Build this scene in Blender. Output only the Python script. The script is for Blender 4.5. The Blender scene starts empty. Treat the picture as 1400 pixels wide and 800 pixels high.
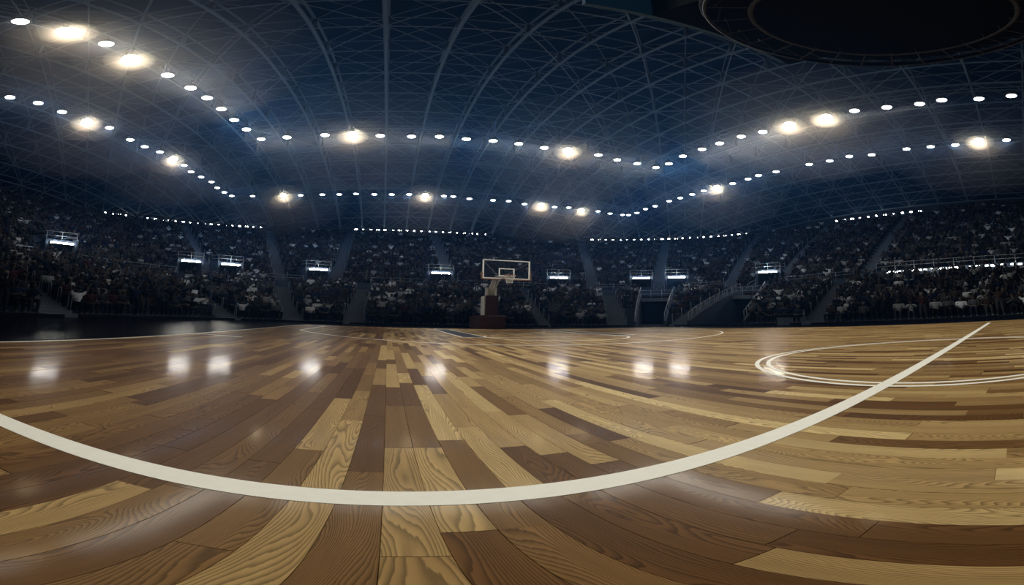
import bpy, bmesh, math, random
import numpy as np
from mathutils import Vector, Matrix
C = bpy.context.scene.collection
PI = math.pi
R = random.Random(7)
ft = .3048

# ------------------------------------------------------------------ camera
CX, CY, CH = -4.2278, -.8607, .7131
TX, TY = -.0833, .0429
FX, FY, PX, PY = 546.1577, 360.7259, 531.8208, 401.9982
def unrot(v):
    c, s = math.cos(TY), math.sin(TY)
    x, y, z = v[0]*c-v[2]*s, v[1], v[0]*s+v[2]*c
    c, s = math.cos(TX), math.sin(TX)
    return Vector((x, y*c+z*s, -y*s+z*c))
cd = bpy.data.cameras.new('camera'); cam = bpy.data.objects.new('camera', cd); C.objects.link(cam)
r_, u_, b_ = unrot((1, 0, 0)), unrot((0, 0, 1)), -unrot((0, 1, 0))
m = Matrix.Identity(4)
for i in range(3):
    m[i][0], m[i][1], m[i][2] = r_[i], u_[i], b_[i]
m.translation = (CX, CY, CH)
cam.matrix_world = m
cd.type = 'PANO'; cd.panorama_type = 'EQUIRECTANGULAR'
cd.longitude_min, cd.longitude_max = -PX/FX, (1400-PX)/FX
cd.latitude_max, cd.latitude_min = PY/FY, (PY-800)/FY
cd.clip_start, cd.clip_end = .02, 400
sc = bpy.context.scene
sc.camera = cam
# ------------------------------------------------------------------ world and exposure
w = bpy.data.worlds.new('world'); sc.world = w; w.use_nodes = True
w.node_tree.nodes['Background'].inputs[0].default_value = (.12, .3, .75, 1)
w.node_tree.nodes['Background'].inputs[1].default_value = .01
vs = sc.view_settings
vs.view_transform = 'Standard'; vs.look = 'None'; vs.exposure = 0.0; vs.gamma = 1; vs.use_curve_mapping = False
sc.cycles.max_bounces = 5; sc.cycles.diffuse_bounces = 2; sc.cycles.glossy_bounces = 3
sc.cycles.transparent_max_bounces = 12; sc.cycles.volume_bounces = 0
sc.cycles.use_light_tree = True
HAZE = .0012
LAMP_IN, LAMP_OUT, LAMP_GLOW, FLOOD_W, FLOOD_GLOW = 1180, 50, 12, 420, 90

# ------------------------------------------------------------------ materials
def mat(name, col, rough=.6, metal=0, emit=None, es=0, coat=0, alpha=1, noise=0, nscale=8):
    M = bpy.data.materials.new(name); M.use_nodes = True
    nt = M.node_tree; b = nt.nodes['Principled BSDF']
    b.inputs['Base Color'].default_value = (*col, 1); b.inputs['Roughness'].default_value = rough
    b.inputs['Metallic'].default_value = metal; b.inputs['Specular IOR Level'].default_value = .5 if rough < .5 else .12; b.inputs['Coat Weight'].default_value = coat
    if noise:
        n = nt.nodes.new('ShaderNodeTexNoise'); n.inputs['Scale'].default_value = nscale; n.inputs['Detail'].default_value = 4
        g = nt.nodes.new('ShaderNodeNewGeometry'); nt.links.new(g.outputs['Position'], n.inputs['Vector'])
        mx = nt.nodes.new('ShaderNodeMix'); mx.data_type = 'RGBA'
        mx.inputs[6].default_value = (*[c*(1-noise) for c in col], 1); mx.inputs[7].default_value = (*[min(1, c*(1+noise)) for c in col], 1)
        nt.links.new(n.outputs[0], mx.inputs[0]); nt.links.new(mx.outputs[2], b.inputs['Base Color'])
    if emit:
        b.inputs['Emission Color'].default_value = (*emit, 1); b.inputs['Emission Strength'].default_value = es
    if alpha < 1: b.inputs['Alpha'].default_value = alpha
    return M
def node(nt, t, **k):
    n = nt.nodes.new(t)
    for a, v in k.items(): setattr(n, a, v)
    return n
def mth(nt, op, a, b=None, c=None):
    n = nt.nodes.new('ShaderNodeMath'); n.operation = op
    for i, v in enumerate((a, b, c)):
        if v is None: continue
        if isinstance(v, (int, float)): n.inputs[i].default_value = v
        else: nt.links.new(v, n.inputs[i])
    return n.outputs[0]
def wood(name, atype):
    M = bpy.data.materials.new(name); M.use_nodes = True
    nt = M.node_tree; b = nt.nodes['Principled BSDF']; L = nt.links.new
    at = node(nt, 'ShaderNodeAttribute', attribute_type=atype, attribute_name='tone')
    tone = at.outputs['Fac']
    pos = node(nt, 'ShaderNodeNewGeometry').outputs['Position']
    sx = node(nt, 'ShaderNodeSeparateXYZ'); L(pos, sx.inputs[0])
    off = mth(nt, 'MULTIPLY', tone, 371.3)
    r2 = mth(nt, 'FRACT', mth(nt, 'MULTIPLY', tone, 97.13))
    r3 = mth(nt, 'FRACT', mth(nt, 'MULTIPLY', tone, 551.7))
    cv = node(nt, 'ShaderNodeCombineXYZ')
    L(mth(nt, 'MULTIPLY', sx.outputs[0], 9.), cv.inputs[0])
    L(mth(nt, 'MULTIPLY', sx.outputs[1], 1.5), cv.inputs[1]); L(off, cv.inputs[2])
    n1 = node(nt, 'ShaderNodeTexNoise'); n1.inputs['Scale'].default_value = 1; n1.inputs['Detail'].default_value = 1.2
    L(cv.outputs[0], n1.inputs['Vector'])
    # growth rings: contour lines of a stretched noise field, tilted across the plank
    amp = mth(nt, 'MULTIPLY_ADD', r3, 46, 14)
    ph = mth(nt, 'ADD', mth(nt, 'MULTIPLY', n1.outputs[0], amp), mth(nt, 'MULTIPLY', sx.outputs[0], mth(nt, 'MULTIPLY_ADD', r2, 150, 60)))
    cw = node(nt, 'ShaderNodeCombineXYZ')
    L(mth(nt, 'MULTIPLY', sx.outputs[0], 160), cw.inputs[0]); L(mth(nt, 'MULTIPLY', sx.outputs[1], 14), cw.inputs[1]); L(off, cw.inputs[2])
    n2 = node(nt, 'ShaderNodeTexNoise'); n2.inputs['Scale'].default_value = 1; n2.inputs['Detail'].default_value = 3
    L(cw.outputs[0], n2.inputs['Vector'])
    ph = mth(nt, 'ADD', ph, mth(nt, 'MULTIPLY', n2.outputs[0], .5))
    fr = mth(nt, 'FRACT', ph)
    ring = mth(nt, 'POWER', fr, 2.3)
    ring = mth(nt, 'MULTIPLY', ring, mth(nt, 'SUBTRACT', 1.12, mth(nt, 'POWER', fr, 14)))
    pore = mth(nt, 'MULTIPLY', n2.outputs[0], .6)
    cr = node(nt, 'ShaderNodeValToRGB'); cr.color_ramp.interpolation = 'LINEAR'
    e = cr.color_ramp.elements
    e[0].position = 0; e[0].color = (.062, .026, .008, 1)
    e[1].position = 1; e[1].color = (.50, .37, .165, 1)
    for p, c in ((.2, (.105, .05, .016, 1)), (.45, (.185, .105, .036, 1)), (.72, (.33, .22, .088, 1))):
        x = e.new(p); x.color = c
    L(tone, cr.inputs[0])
    k = mth(nt, 'MULTIPLY_ADD', ring, -.95, 1.3)
    k = mth(nt, 'MULTIPLY', k, mth(nt, 'MULTIPLY_ADD', pore, .5, .85))
    # broad light and dark streaks
    n3 = node(nt, 'ShaderNodeTexNoise'); n3.inputs['Scale'].default_value = 1
    cz = node(nt, 'ShaderNodeCombineXYZ'); L(mth(nt, 'MULTIPLY', sx.outputs[0], 25), cz.inputs[0]); L(mth(nt, 'MULTIPLY', sx.outputs[1], 2.2), cz.inputs[1]); L(off, cz.inputs[2])
    L(cz.outputs[0], n3.inputs['Vector'])
    k = mth(nt, 'MULTIPLY', k, mth(nt, 'MULTIPLY_ADD', n3.outputs[0], .5, .75))
    vm = node(nt, 'ShaderNodeVectorMath', operation='SCALE'); L(cr.outputs[0], vm.inputs[0]); L(k, vm.inputs['Scale'])
    L(vm.outputs[0], b.inputs['Base Color'])
    b.inputs['Roughness'].default_value = .45
    b.inputs['Specular IOR Level'].default_value = .05
    b.inputs['Coat Weight'].default_value = .28; b.inputs['Coat Roughness'].default_value = .13; b.inputs['Coat IOR'].default_value = 1.22
    bp = node(nt, 'ShaderNodeBump'); bp.inputs['Strength'].default_value = .12; bp.inputs['Distance'].default_value = .0006
    L(ring, bp.inputs['Height']); L(bp.outputs[0], b.inputs['Normal'])
    return M
def person_mat(name, kind):
    M = bpy.data.materials.new(name); M.use_nodes = True
    nt = M.node_tree; b = nt.nodes['Principled BSDF']
    at = node(nt, 'ShaderNodeAttribute', attribute_type='INSTANCER', attribute_name=kind)
    nt.links.new(at.outputs['Color'], b.inputs['Base Color']); b.inputs['Roughness'].default_value = .8; b.inputs['Specular IOR Level'].default_value = .1
    return M
M = dict(
    wood=wood('varnished_wood', 'OBJECT'), woodfar=wood('varnished_wood_far', 'GEOMETRY'),
    white=mat('white_floor_paint', (.8, .79, .7), .55, coat=0, noise=.06, nscale=30),
    navy=mat('navy_floor_paint', (.006, .012, .035), .6),
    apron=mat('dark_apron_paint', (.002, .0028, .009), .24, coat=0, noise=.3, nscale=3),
    sub=mat('subfloor', (.02, .018, .015), .9),
    conc=mat('dark_concrete', (.035, .05, .078), .85, noise=.25, nscale=1.5),
    step=mat('stair_concrete', (.12, .15, .19), .85, noise=.25, nscale=4),
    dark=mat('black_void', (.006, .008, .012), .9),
    wallc=mat('arena_wall', (.04, .055, .08), .9, noise=.2, nscale=.6),
    deck=mat('roof_deck', (.011, .035, .085), .9, noise=.2, nscale=.5),
    steel=mat('painted_roof_steel', (.13, .185, .25), .5),
    rail=mat('galvanised_rail', (.3, .34, .38), .4, .4),
    seat=mat('navy_plastic_seat', (.012, .018, .035), .5),
    housing=mat('lamp_housing', (.10, .11, .12), .5, .3),
    cool=mat('cool_lamp_lens', (.9, .95, 1), .4, emit=(.93, .98, 1.), es=LAMP_GLOW),
    warm=mat('warm_flood_lens', (1, .95, .8), .4, emit=(1, .86, .6), es=FLOOD_GLOW),
    tube=mat('fluorescent_tube', (1, 1, .95), .4, emit=(1, .96, .88), es=210),
    rimlamp=mat('small_lamp', (1, 1, .95), .4, emit=(1, .97, .92), es=14),
    ledge=mat('ledge_lamp', (1, 1, .95), .4, emit=(1, .97, .9), es=16),
    board=mat('black_box', (.002, .003, .007), .7), screen=mat('dim_screen', (.02, .06, .1), .35, emit=(.08, .42, .8), es=.012),
    ring=mat('ring_steel', (.07, .075, .09), .5, .2), tag=mat('pale_fixture', (.4, .55, .62), .4),
    frame=mat('white_board_frame', (.88, .88, .84), .4), pad=mat('maroon_padding', (.028, .011, .008), .6, noise=.2),
    pad2=mat('brown_edge_padding', (.20, .12, .08), .7), arm=mat('pale_steel_arm', (.55, .57, .55), .4),
    rim=mat('orange_rim', (.35, .12, .05), .4), net=mat('net_cord', (.75, .73, .66), .8),
    glass=mat('board_glass', (.03, .04, .05), .06, alpha=.12),
    skin=person_mat('skin', 'skin'), shirt=person_mat('shirt', 'shirt'), trousers=person_mat('trousers', 'trousers'),
    shoe=mat('shoe', (.12, .13, .14), .6), hair=person_mat('hair', 'hair'),
)

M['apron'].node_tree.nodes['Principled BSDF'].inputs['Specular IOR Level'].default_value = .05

# ------------------------------------------------------------------ helpers
def tagit(o, label=None, cat=None, group=None, kind=None):
    if label: o['label'] = label
    if cat: o['category'] = cat
    if group: o['group'] = group
    if kind: o['kind'] = kind
    return o
def thing(name, label, cat, loc=(0, 0, 0), rz=0, group=None):
    o = bpy.data.objects.new(name, None); C.objects.link(o); o.empty_display_size = .1
    o.location = loc; o.rotation_euler = (0, 0, rz)
    return tagit(o, label, cat, group)
def link(name, me, parent=None, mw=None):
    o = bpy.data.objects.new(name, me); C.objects.link(o)
    if parent: o.parent = parent
    if mw is not None: o.matrix_basis = mw
    return o
def copy_tree(o, parent=None):
    c = o.copy(); C.objects.link(c); c.parent = parent
    for ch in o.children: copy_tree(ch, c)
    return c
class MB:
    def __init__(s): s.v = []; s.f = []
    def add(s, vs, fs):
        n = len(s.v); s.v += [tuple(v) for v in vs]; s.f += [tuple(i+n for i in f) for f in fs]; return s
    def box(s, a, b, mtx=None):
        vs = [Vector((x, y, z)) for z in (a[2], b[2]) for y in (a[1], b[1]) for x in (a[0], b[0])]
        if mtx: vs = [mtx @ v for v in vs]
        return s.add(vs, [(0, 2, 3, 1), (4, 5, 7, 6), (0, 1, 5, 4), (2, 6, 7, 3), (0, 4, 6, 2), (1, 3, 7, 5)])
    def tube(s, pts, r, n=6, closed=False):
        pts = [Vector(p) for p in pts]; k = len(pts); vs = []; fs = []
        rs = r if isinstance(r, (list, tuple)) else [r]*k
        for i, p in enumerate(pts):
            if closed: d = (pts[(i+1) % k]-pts[i-1])
            else: d = pts[min(i+1, k-1)]-pts[max(i-1, 0)]
            d.normalize(); up = Vector((0, 0, 1)) if abs(d.z) < .95 else Vector((1, 0, 0))
            a = d.cross(up).normalized(); b = a.cross(d)
            vs += [p+rs[i]*(math.cos(2*PI*j/n)*a+math.sin(2*PI*j/n)*b) for j in range(n)]
        for i in range(k if closed else k-1):
            q = (i+1) % k
            fs += [(i*n+j, i*n+(j+1) % n, q*n+(j+1) % n, q*n+j) for j in range(n)]
        if not closed: fs += [tuple(range(n))[::-1], tuple((k-1)*n+j for j in range(n))]
        return s.add(vs, fs)
    def lathe(s, prof, n=16, mtx=None, caps=True):
        vs = [Vector((r*math.cos(2*PI*j/n), r*math.sin(2*PI*j/n), z)) for r, z in prof for j in range(n)]
        if mtx: vs = [mtx @ v for v in vs]
        k = len(prof)
        fs = [(i*n+j, i*n+(j+1) % n, (i+1)*n+(j+1) % n, (i+1)*n+j) for i in range(k-1) for j in range(n)]
        if caps: fs += [tuple(range(n))[::-1], tuple((k-1)*n+j for j in range(n))]
        return s.add(vs, fs)
    def mesh(s, name, m, smooth=False):
        me = bpy.data.meshes.new(name); me.from_pydata(s.v, [], s.f); me.materials.append(m)
        if smooth: me.polygons.foreach_set('use_smooth', [True]*len(me.polygons))
        me.update(); return me
    def build(s, name, m, parent=None, mw=None, smooth=False):
        return link(name, s.mesh(name, m, smooth), parent, mw)

# ------------------------------------------------------------------ bowl geometry
SM = 32.; F0 = (12.7, 20.3, 8.); F1 = (40.5, 52., 28.)
def P(s, u):
    k = s/SM; a, b, r = [F0[i]+k*(F1[i]-F0[i]) for i in range(3)]
    c, d = a-r, b-r
    if u < 1: return Vector((-a, -d+2*d*u, 0))
    if u < 2: t = (u-1)*PI/2; return Vector((-c-r*math.cos(t), d+r*math.sin(t), 0))
    if u < 3: return Vector((-c+2*c*(u-2), b, 0))
    if u < 4: t = (u-3)*PI/2; return Vector((c+r*math.sin(t), d+r*math.cos(t), 0))
    return Vector((a, d-2*d*(u-4), 0))
def N(s, u): return (P(s+.5, u)-P(s-.5, u)).normalized()
def frame(s, u, z):
    p = P(s, u); n = N(s, u); t = Vector((n.y, -n.x, 0))
    m = Matrix.Identity(4)
    for i in range(3): m[i][0], m[i][1], m[i][2] = t[i], n[i], (0, 0, 1)[i]
    m.translation = (p.x, p.y, z); return m
def lin(a, s, smax):
    return a[0]+(a[1]-a[0])*s/smax
LROWS, LDS, LDZ, LZ0 = 12, .82, .31, .14
UROWS, UDS, UDZ, UZ0 = 23, .815, .56, 4.6
def zlow(s): return LZ0+LDZ*math.floor(min(s, 9.83)/LDS+1e-6)
AISLE_L = [((.79, .79), 'near aisle at far left'), ((1.36, 1.36), 'left corner aisle'), ((1.645, 1.75), 'aisle before the far left corner'),
           ((1.90, 2.07), 'aisle left of the basket'), ((2.985, 2.96), 'narrow aisle right of the basket'), ((3.335, 3.31), 'aisle left of the dark tunnel'),
           ((3.63, 3.80), 'aisle beside the corner ramp wall'), ((4.15, 4.16), 'aisle at right beside the pale block')]
AISLE_U = [((1.52, 1.53), 'upper aisle in the left corner'), ((1.77, 1.80), 'upper aisle between two door boxes at left'), ((1.95, 2.11), 'upper aisle left of centre'),
           ((2.57, 2.55), 'upper aisle above the basket'), ((3.26, 3.23), 'upper aisle right of the basket'), ((3.50, 3.52), 'upper aisle between the twin door boxes'),
           ((3.77, 3.84), 'upper aisle in the right corner'), ((3.97, 4.07), 'upper aisle with many posts at right'), ((4.205, 4.285), 'wide upper aisle at far right')]
TUN = [((3.42, 3.44), (3.56, 3.57)), ((3.675, 3.845), (3.955, 3.935))]     # left and right edge in u, from s=0 to s=8.2
VOM = [.985, 1.445, 1.585, 1.89, 2.50, 3.125, 3.44, 3.575, 3.93]

def row_pts(s, ua, ub, trim_a, trim_b, n=18):
    m_ = 120; us = [ua+(ub-ua)*i/m_ for i in range(m_+1)]; ps = [P(s, u) for u in us]
    acc = [0]
    for i in range(m_): acc.append(acc[-1]+(ps[i+1]-ps[i]).length)
    L = acc[-1]; lo, hi = trim_a, L-trim_b
    if hi-lo < .3: return None
    out = []; j = 0
    for i in range(n+1):
        d = lo+(hi-lo)*i/n
        while j < m_-1 and acc[j+1] < d: j += 1
        f = (d-acc[j])/max(1e-6, acc[j+1]-acc[j]); out.append((ps[j].lerp(ps[j+1], f), us[j]+(us[j+1]-us[j])*f))
    return out
# section edges: list of (u at s0, u at s1, trim)
def edges_low():
    E = [((-.02, -.02), 0)]; out = []
    cuts = [(a[0], 'a') for a in AISLE_L]
    seq = [((0, 0), 0, 'end')]
    for a, _ in AISLE_L: seq.append((a, .58, 'aisle'))
    seq.append((TUN[0][0], .1, 'tunA')); seq.append((TUN[0][1], .1, 'tunB'))
    seq.append((TUN[1][0], .1, 'tunA')); seq.append((TUN[1][1], .1, 'tunB'))
    seq.append(((5, 5), 0, 'end'))
    seq.sort(key=lambda q: q[0][0]+q[0][1]*.001)
    return [(seq[i], seq[i+1]) for i in range(len(seq)-1) if not (seq[i][2] == 'tunA')]
def edges_up():
    seq = [((0, 0), 0, 'end')]+[(a, .6, 'aisle') for a, _ in AISLE_U]+[((5, 5), 0, 'end')]
    return [(seq[i], seq[i+1]) for i in range(len(seq)-1)]
SEC_L, SEC_U = edges_low(), edges_up()
LOWNAMES = ['far left block before the near aisle', 'left block between near and corner aisles', 'small left corner block', 'far left-corner block with pale shirts',
            'wide block behind the basket', 'block right of the basket', 'narrow block beside the dark tunnel', 'block between dark tunnel and corner ramp',
            'strip of stand beside the ramp wall', 'block right of the corner ramp', 'right-hand block under the ledge lamps']
UPNAMES = ['upper block at far left', 'upper block above the left door boxes', 'upper block left of the third aisle', 'upper block left above the basket',
           'upper block right above the basket', 'upper block above the twin door boxes', 'upper block right of the twin door boxes', 'small upper corner block at right',
           'upper block before the wide aisle', 'upper block at far right']

# ------------------------------------------------------------------ floor
floor = MB().box((-13.5, -16, -.35), (13.5, 21, -.05)).build('floor', M['sub'])
tagit(floor, 'glossy plank basketball court with white markings', None, None, 'structure')
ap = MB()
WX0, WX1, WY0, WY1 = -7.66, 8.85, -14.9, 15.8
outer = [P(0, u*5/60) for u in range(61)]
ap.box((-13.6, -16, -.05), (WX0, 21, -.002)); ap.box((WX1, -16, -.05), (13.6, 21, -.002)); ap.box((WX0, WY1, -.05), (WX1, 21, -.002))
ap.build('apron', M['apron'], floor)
PW = .09; X00 = -4.207
cols = range(int((WX0-X00)/PW)-1, int((WX1-X00)/PW)+1)
near_ends = {0: [-1.4, -.93, -.31, .45, 1.15, 1.72, 2.6], 1: [-1.1, -.2, .45, 1.16, 1.9, 2.4], 2: [-1.3, -.2, .54, 1.82, 2.7], 3: [-1.0, -.04, .72, 1.5],
             -1: [-1.2, -.55, .2, .92, 1.8], -2: [-1.5, -.72, .05, .83, 1.55], -3: [-1.1, -.33, .38, 1.3], -4: [-1.3, -.6, .22, 1.0],
             4: [-1.2, -.5, .42, 1.1], 5: [-.95, -.48, .3, 1.0], 6: [-1.1, -.58, .15, .9], 7: [-1.0, -.33, .5, 1.35], 8: [-1.2, -.45, .35, 1.0]}
tones = {(0, -.31): .62, (0, -.93): .55, (0, .45): .35, (1, -.2): .72, (1, -1.1): .2, (1, .45): .3, (2, -.2): .35, (2, -1.3): .34, (2, .54): .85, (3, -.04): .78,
         (3, -1.0): .12, (4, -.5): .15, (5, -.48): .2, (5, -.95): .12, (6, -.58): .18, (7, -.33): .3, (-1, -.55): .3, (-2, -.72): .62, (-2, .05): .7}
planks = []
for c in cols:
    x0 = X00+c*PW; x1 = min(x0+PW, WX1); x0 = max(x0, WX0)
    if x1-x0 < .02: continue
    ends = []
    if c in near_ends:
        e = near_ends[c]; ends = list(e); y = e[0]
        while y > WY0+.9: y -= R.uniform(.5, 1.1); ends.insert(0, y)
        y = e[-1]
    else: y = WY0+R.uniform(0, .9); ends = [y]
    while y < WY1-1.2: y += R.choice((.45, .7, .75, .9, 1.2, 1.5))*R.uniform(.9, 1.1); ends.append(y)
    ends = [WY0]+[q for q in ends if WY0+.1 < q < WY1-.1]+[WY1]
    for a, b in zip(ends[:-1], ends[1:]):
        tn = tones.get((c, round(a, 2)))
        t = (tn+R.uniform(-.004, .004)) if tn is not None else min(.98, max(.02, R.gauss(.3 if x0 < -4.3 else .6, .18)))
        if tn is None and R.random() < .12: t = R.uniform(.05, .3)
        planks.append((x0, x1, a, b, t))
def seen(p):       # apparent size for the photograph's camera
    mx, my = (p[0]+p[1])/2-CX, max(p[2]-CY, min(0, p[3]-CY)) if not (p[2] < CY < p[3]) else 0
    if p[3] < CY-.62: return 0
    return 1/(mx*mx+my*my+.5)
planks.sort(key=seen, reverse=True)
G = .0004; TH = .018
def plank_mesh(w_, l_):
    x, y = w_/2-G, l_/2-G; b = .0006
    return MB().add([(-x, -y, -TH), (x, -y, -TH), (x, y, -TH), (-x, y, -TH), (-x, -y, -b), (x, -y, -b), (x, y, -b), (-x, y, -b),
                     (-x+b, -y+b, 0), (x-b, -y+b, 0), (x-b, y-b, 0), (-x+b, y-b, 0)],
                    [(0, 1, 5, 4), (1, 2, 6, 5), (2, 3, 7, 6), (3, 0, 4, 7), (4, 5, 9, 8), (5, 6, 10, 9), (6, 7, 11, 10), (7, 4, 8, 11), (8, 9, 10, 11)])
pm = {}
NEAR = 300
for x0, x1, a, b, t in planks[:NEAR]:
    key = (round(x1-x0, 3), round(b-a, 2))
    if key not in pm: pm[key] = plank_mesh(*key).mesh('plank', M['wood'])
    o = link('plank', pm[key], floor); o.location = ((x0+x1)/2, (a+b)/2, R.uniform(-.00025, 0))
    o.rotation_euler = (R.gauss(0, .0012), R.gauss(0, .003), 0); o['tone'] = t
mb = MB(); tl = []
for x0, x1, a, b, t in planks[NEAR:]:
    x0 += G; x1 -= G; a += G; b -= G; z = [R.uniform(-.0006, 0) for _ in range(2)]
    mb.add([(x0, a, -TH), (x1, a, -TH), (x1, b, -TH), (x0, b, -TH), (x0, a, z[0]), (x1, a, z[1]), (x1, b, z[1]), (x0, b, z[0])],
           [(0, 1, 5, 4), (1, 2, 6, 5), (2, 3, 7, 6), (3, 0, 4, 7), (4, 5, 6, 7)]); tl += [t]*5
o = mb.build('planks', M['woodfar'], floor); o['kind'] = 'stuff'
o['label'] = 'smaller distant varnished floor planks'
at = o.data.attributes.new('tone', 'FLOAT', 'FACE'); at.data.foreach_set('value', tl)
# markings
LZ = .0014
def strip(pts, wd, name, m='white', z=LZ, closed=False):
    pts = [Vector((*p, 0)) for p in pts]; k = len(pts); vs = []; fs = []
    for i, p in enumerate(pts):
        d = (pts[(i+1) % k]-pts[i-1]) if closed else pts[min(i+1, k-1)]-pts[max(i-1, 0)]
        d.normalize(); n = Vector((-d.y, d.x, 0))*wd/2
        vs += [(p.x-n.x, p.y-n.y, z), (p.x+n.x, p.y+n.y, z), (p.x-n.x, p.y-n.y, z-.001), (p.x+n.x, p.y+n.y, z-.001)]
    for i in range(k if closed else k-1):
        a, b = 4*i, 4*((i+1) % k); fs += [(a, b, b+1, a+1), (a+1, b+1, b+3, a+3), (a, a+2, b+2, b)]
    return MB().add(vs, fs).build(name, M[m], floor)
def arc(cx_, cy_, r, a0, a1, n=64): return [(cx_+r*math.cos(a0+(a1-a0)*i/n), cy_+r*math.sin(a0+(a1-a0)*i/n)) for i in range(n+1)]
YB = 47*ft; YF = 28*ft; YK = 12.55
strip([(-25*ft, 0), (25*ft, 0)], .094, 'halfway_line')
strip(arc(0, 0, 1.90, 0, 2*PI, 127)[:-1], .042, 'centre_circle', z=.0011, closed=True)
strip(arc(0, 0, 1.792, 0, 2*PI, 127)[:-1], .042, 'centre_circle', z=.0011, closed=True)
strip([(-25*ft, WY0+.6), (-25*ft, YB)], .05, 'sideline')
strip([(-25*ft, YB), (25*ft, YB)], .04, 'baseline')
strip([(-25*ft, YF-9*ft), (-22*ft, YF-9*ft)], .05, 'bench_mark'); strip([(25*ft, YF-9*ft), (22*ft, YF-9*ft)], .05, 'bench_mark')
a_ = math.acos(6.6/7.084)
strip([(6.6, YB)]+arc(0, YK, 7.084, -a_, -PI+a_, 96)+[(-6.6, YB)], .055, 'three_point_line')
for s_ in (-1, 1):
    strip([(s_*8*ft, YB), (s_*8*ft, YF)], .06, 'lane_line'); strip([(s_*6*ft, YB), (s_*6*ft, YF)], .06, 'lane_line')
    strip([(s_*7*ft, YB), (s_*7*ft, YF+.03)], .52, 'lane_paint', 'navy')
strip([(-8*ft, YF), (8*ft, YF)], .055, 'free_throw_line')
strip(arc(0, YF, 6*ft, PI, 2*PI), .06, 'free_throw_circle')
for i in range(0, 12, 2): strip(arc(0, YF, 6*ft, PI*i/12+.13, PI*(i+1)/12+.13, 6), .05, 'free_throw_circle_dash')
strip(arc(0, YK, 4*ft, PI, 2*PI), .05, 'restricted_arc')

# ------------------------------------------------------------------ stands
def stand(sec, name, label, rows, ds, dz, z0, s0, zbase, skip=None):
    (ua, ta, ka), (ub, tb, kb) = sec
    smax = rows*ds
    mb = MB()
    def pts(s):
        sa = min(s-s0, smax)
        uA, uB = lin(ua, sa, smax), lin(ub, sa, smax)
        return row_pts(s, uA, uB, ta, tb, 26)
    for i in range(rows):
        s, s2 = s0+i*ds, s0+(i+1)*ds
        if skip and skip(s, sec): continue
        A, B = pts(s), pts(s2)
        if not A or not B: continue
        z, zp = z0+i*dz, (z0+(i-1)*dz if i else zbase)
        n = len(A)
        vs = [(p.x, p.y, zp) for p, _ in A]+[(p.x, p.y, z) for p, _ in A]+[(p.x, p.y, z) for p, _ in B]
        fs = [(j, j+1, n+j+1, n+j) for j in range(n-1)]+[(n+j, n+j+1, 2*n+j+1, 2*n+j) for j in range(n-1)]
        # side faces down to the base
        for e in (0, n-1):
            k = len(vs); vs += [(A[e][0].x, A[e][0].y, zbase-.1), (B[e][0].x, B[e][0].y, zbase-.1), (B[e][0].x, B[e][0].y, z), (A[e][0].x, A[e][0].y, z)]
            fs.append((k, k+1, k+2, k+3))
        mb.add(vs, fs)
    t = mb.build(name, M['conc'])
    return tagit(t, label, 'seating stand', 'terraced seating stands')
for i, sec in enumerate(SEC_L):
    stand(sec, 'seating_stand', 'dark concrete terracing of the '+LOWNAMES[i] if i < 10 else 'dark concrete terracing of the '+LOWNAMES[i], LROWS, LDS, LDZ, LZ0, 0, -.02)
for i, sec in enumerate(SEC_U):
    stand(sec, 'seating_stand', 'dark concrete terracing of the '+UPNAMES[i], UROWS, UDS, UDZ, UZ0, 12.2, 3.0)
for (ua, ub), nm in (((0, 1.24), 'upper block at far left'), ((4.345, 5), 'upper block at far right')):
    stand((((ua, ua), 0, ''), ((ub, ub), 0, '')), 'seating_stand', 'three extra topmost terrace rows above the '+nm, 3, UDS, UDZ, UZ0+UROWS*UDZ, 12.2+UROWS*UDS, 12.0)
# concourse between tiers
def band(name, s0, s1, z0, z1, u0, u1, m, n=120, **k):
    A = [P(s0, u0+(u1-u0)*i/n) for i in range(n+1)]; B = [P(s1, u0+(u1-u0)*i/n) for i in range(n+1)]
    vs = [(p.x, p.y, z0) for p in A]+[(p.x, p.y, z1) for p in B]
    return MB().add(vs, [(i, i+1, n+2+i, n+1+i) for i in range(n)]).build(name, m)
def slab(mb, s0, s1, za, zb, u0, u1, n=120):
    """solid ring segment"""
    vs = []
    for i in range(n+1):
        u = u0+(u1-u0)*i/n; a, b = P(s0, u), P(s1, u)
        vs += [(a.x, a.y, za), (b.x, b.y, za), (b.x, b.y, zb), (a.x, a.y, zb)]
    fs = [(4*i+j, 4*i+(j+1) % 4, 4*i+4+(j+1) % 4, 4*i+4+j) for i in range(n) for j in range(4)]+[(0, 1, 2, 3), (4*n+3, 4*n+2, 4*n+1, 4*n)]
    return mb.add(vs, fs)
con = slab(MB(), 9.8, 12.3, 3.55, 3.86, 0, 5).build('concourse_deck', M['conc']); tagit(con, 'dark walkway deck between the lower and upper stands', 'walkway')
# upper tier front wall, with gaps hidden behind vomitories
pw = slab(MB(), 12.0, 12.22, 3.86, 4.75, 0, 4.2).build('parapet', M['wallc']); tagit(pw, 'low dark parapet wall along the upper stand front', 'parapet', None)
pw = slab(MB(), 12.0, 12.22, 3.86, 5.2, 4.225, 5, 40).build('parapet', M['wallc']); tagit(pw, 'taller parapet wall at right above the ledge lamps', 'parapet', None)
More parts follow.
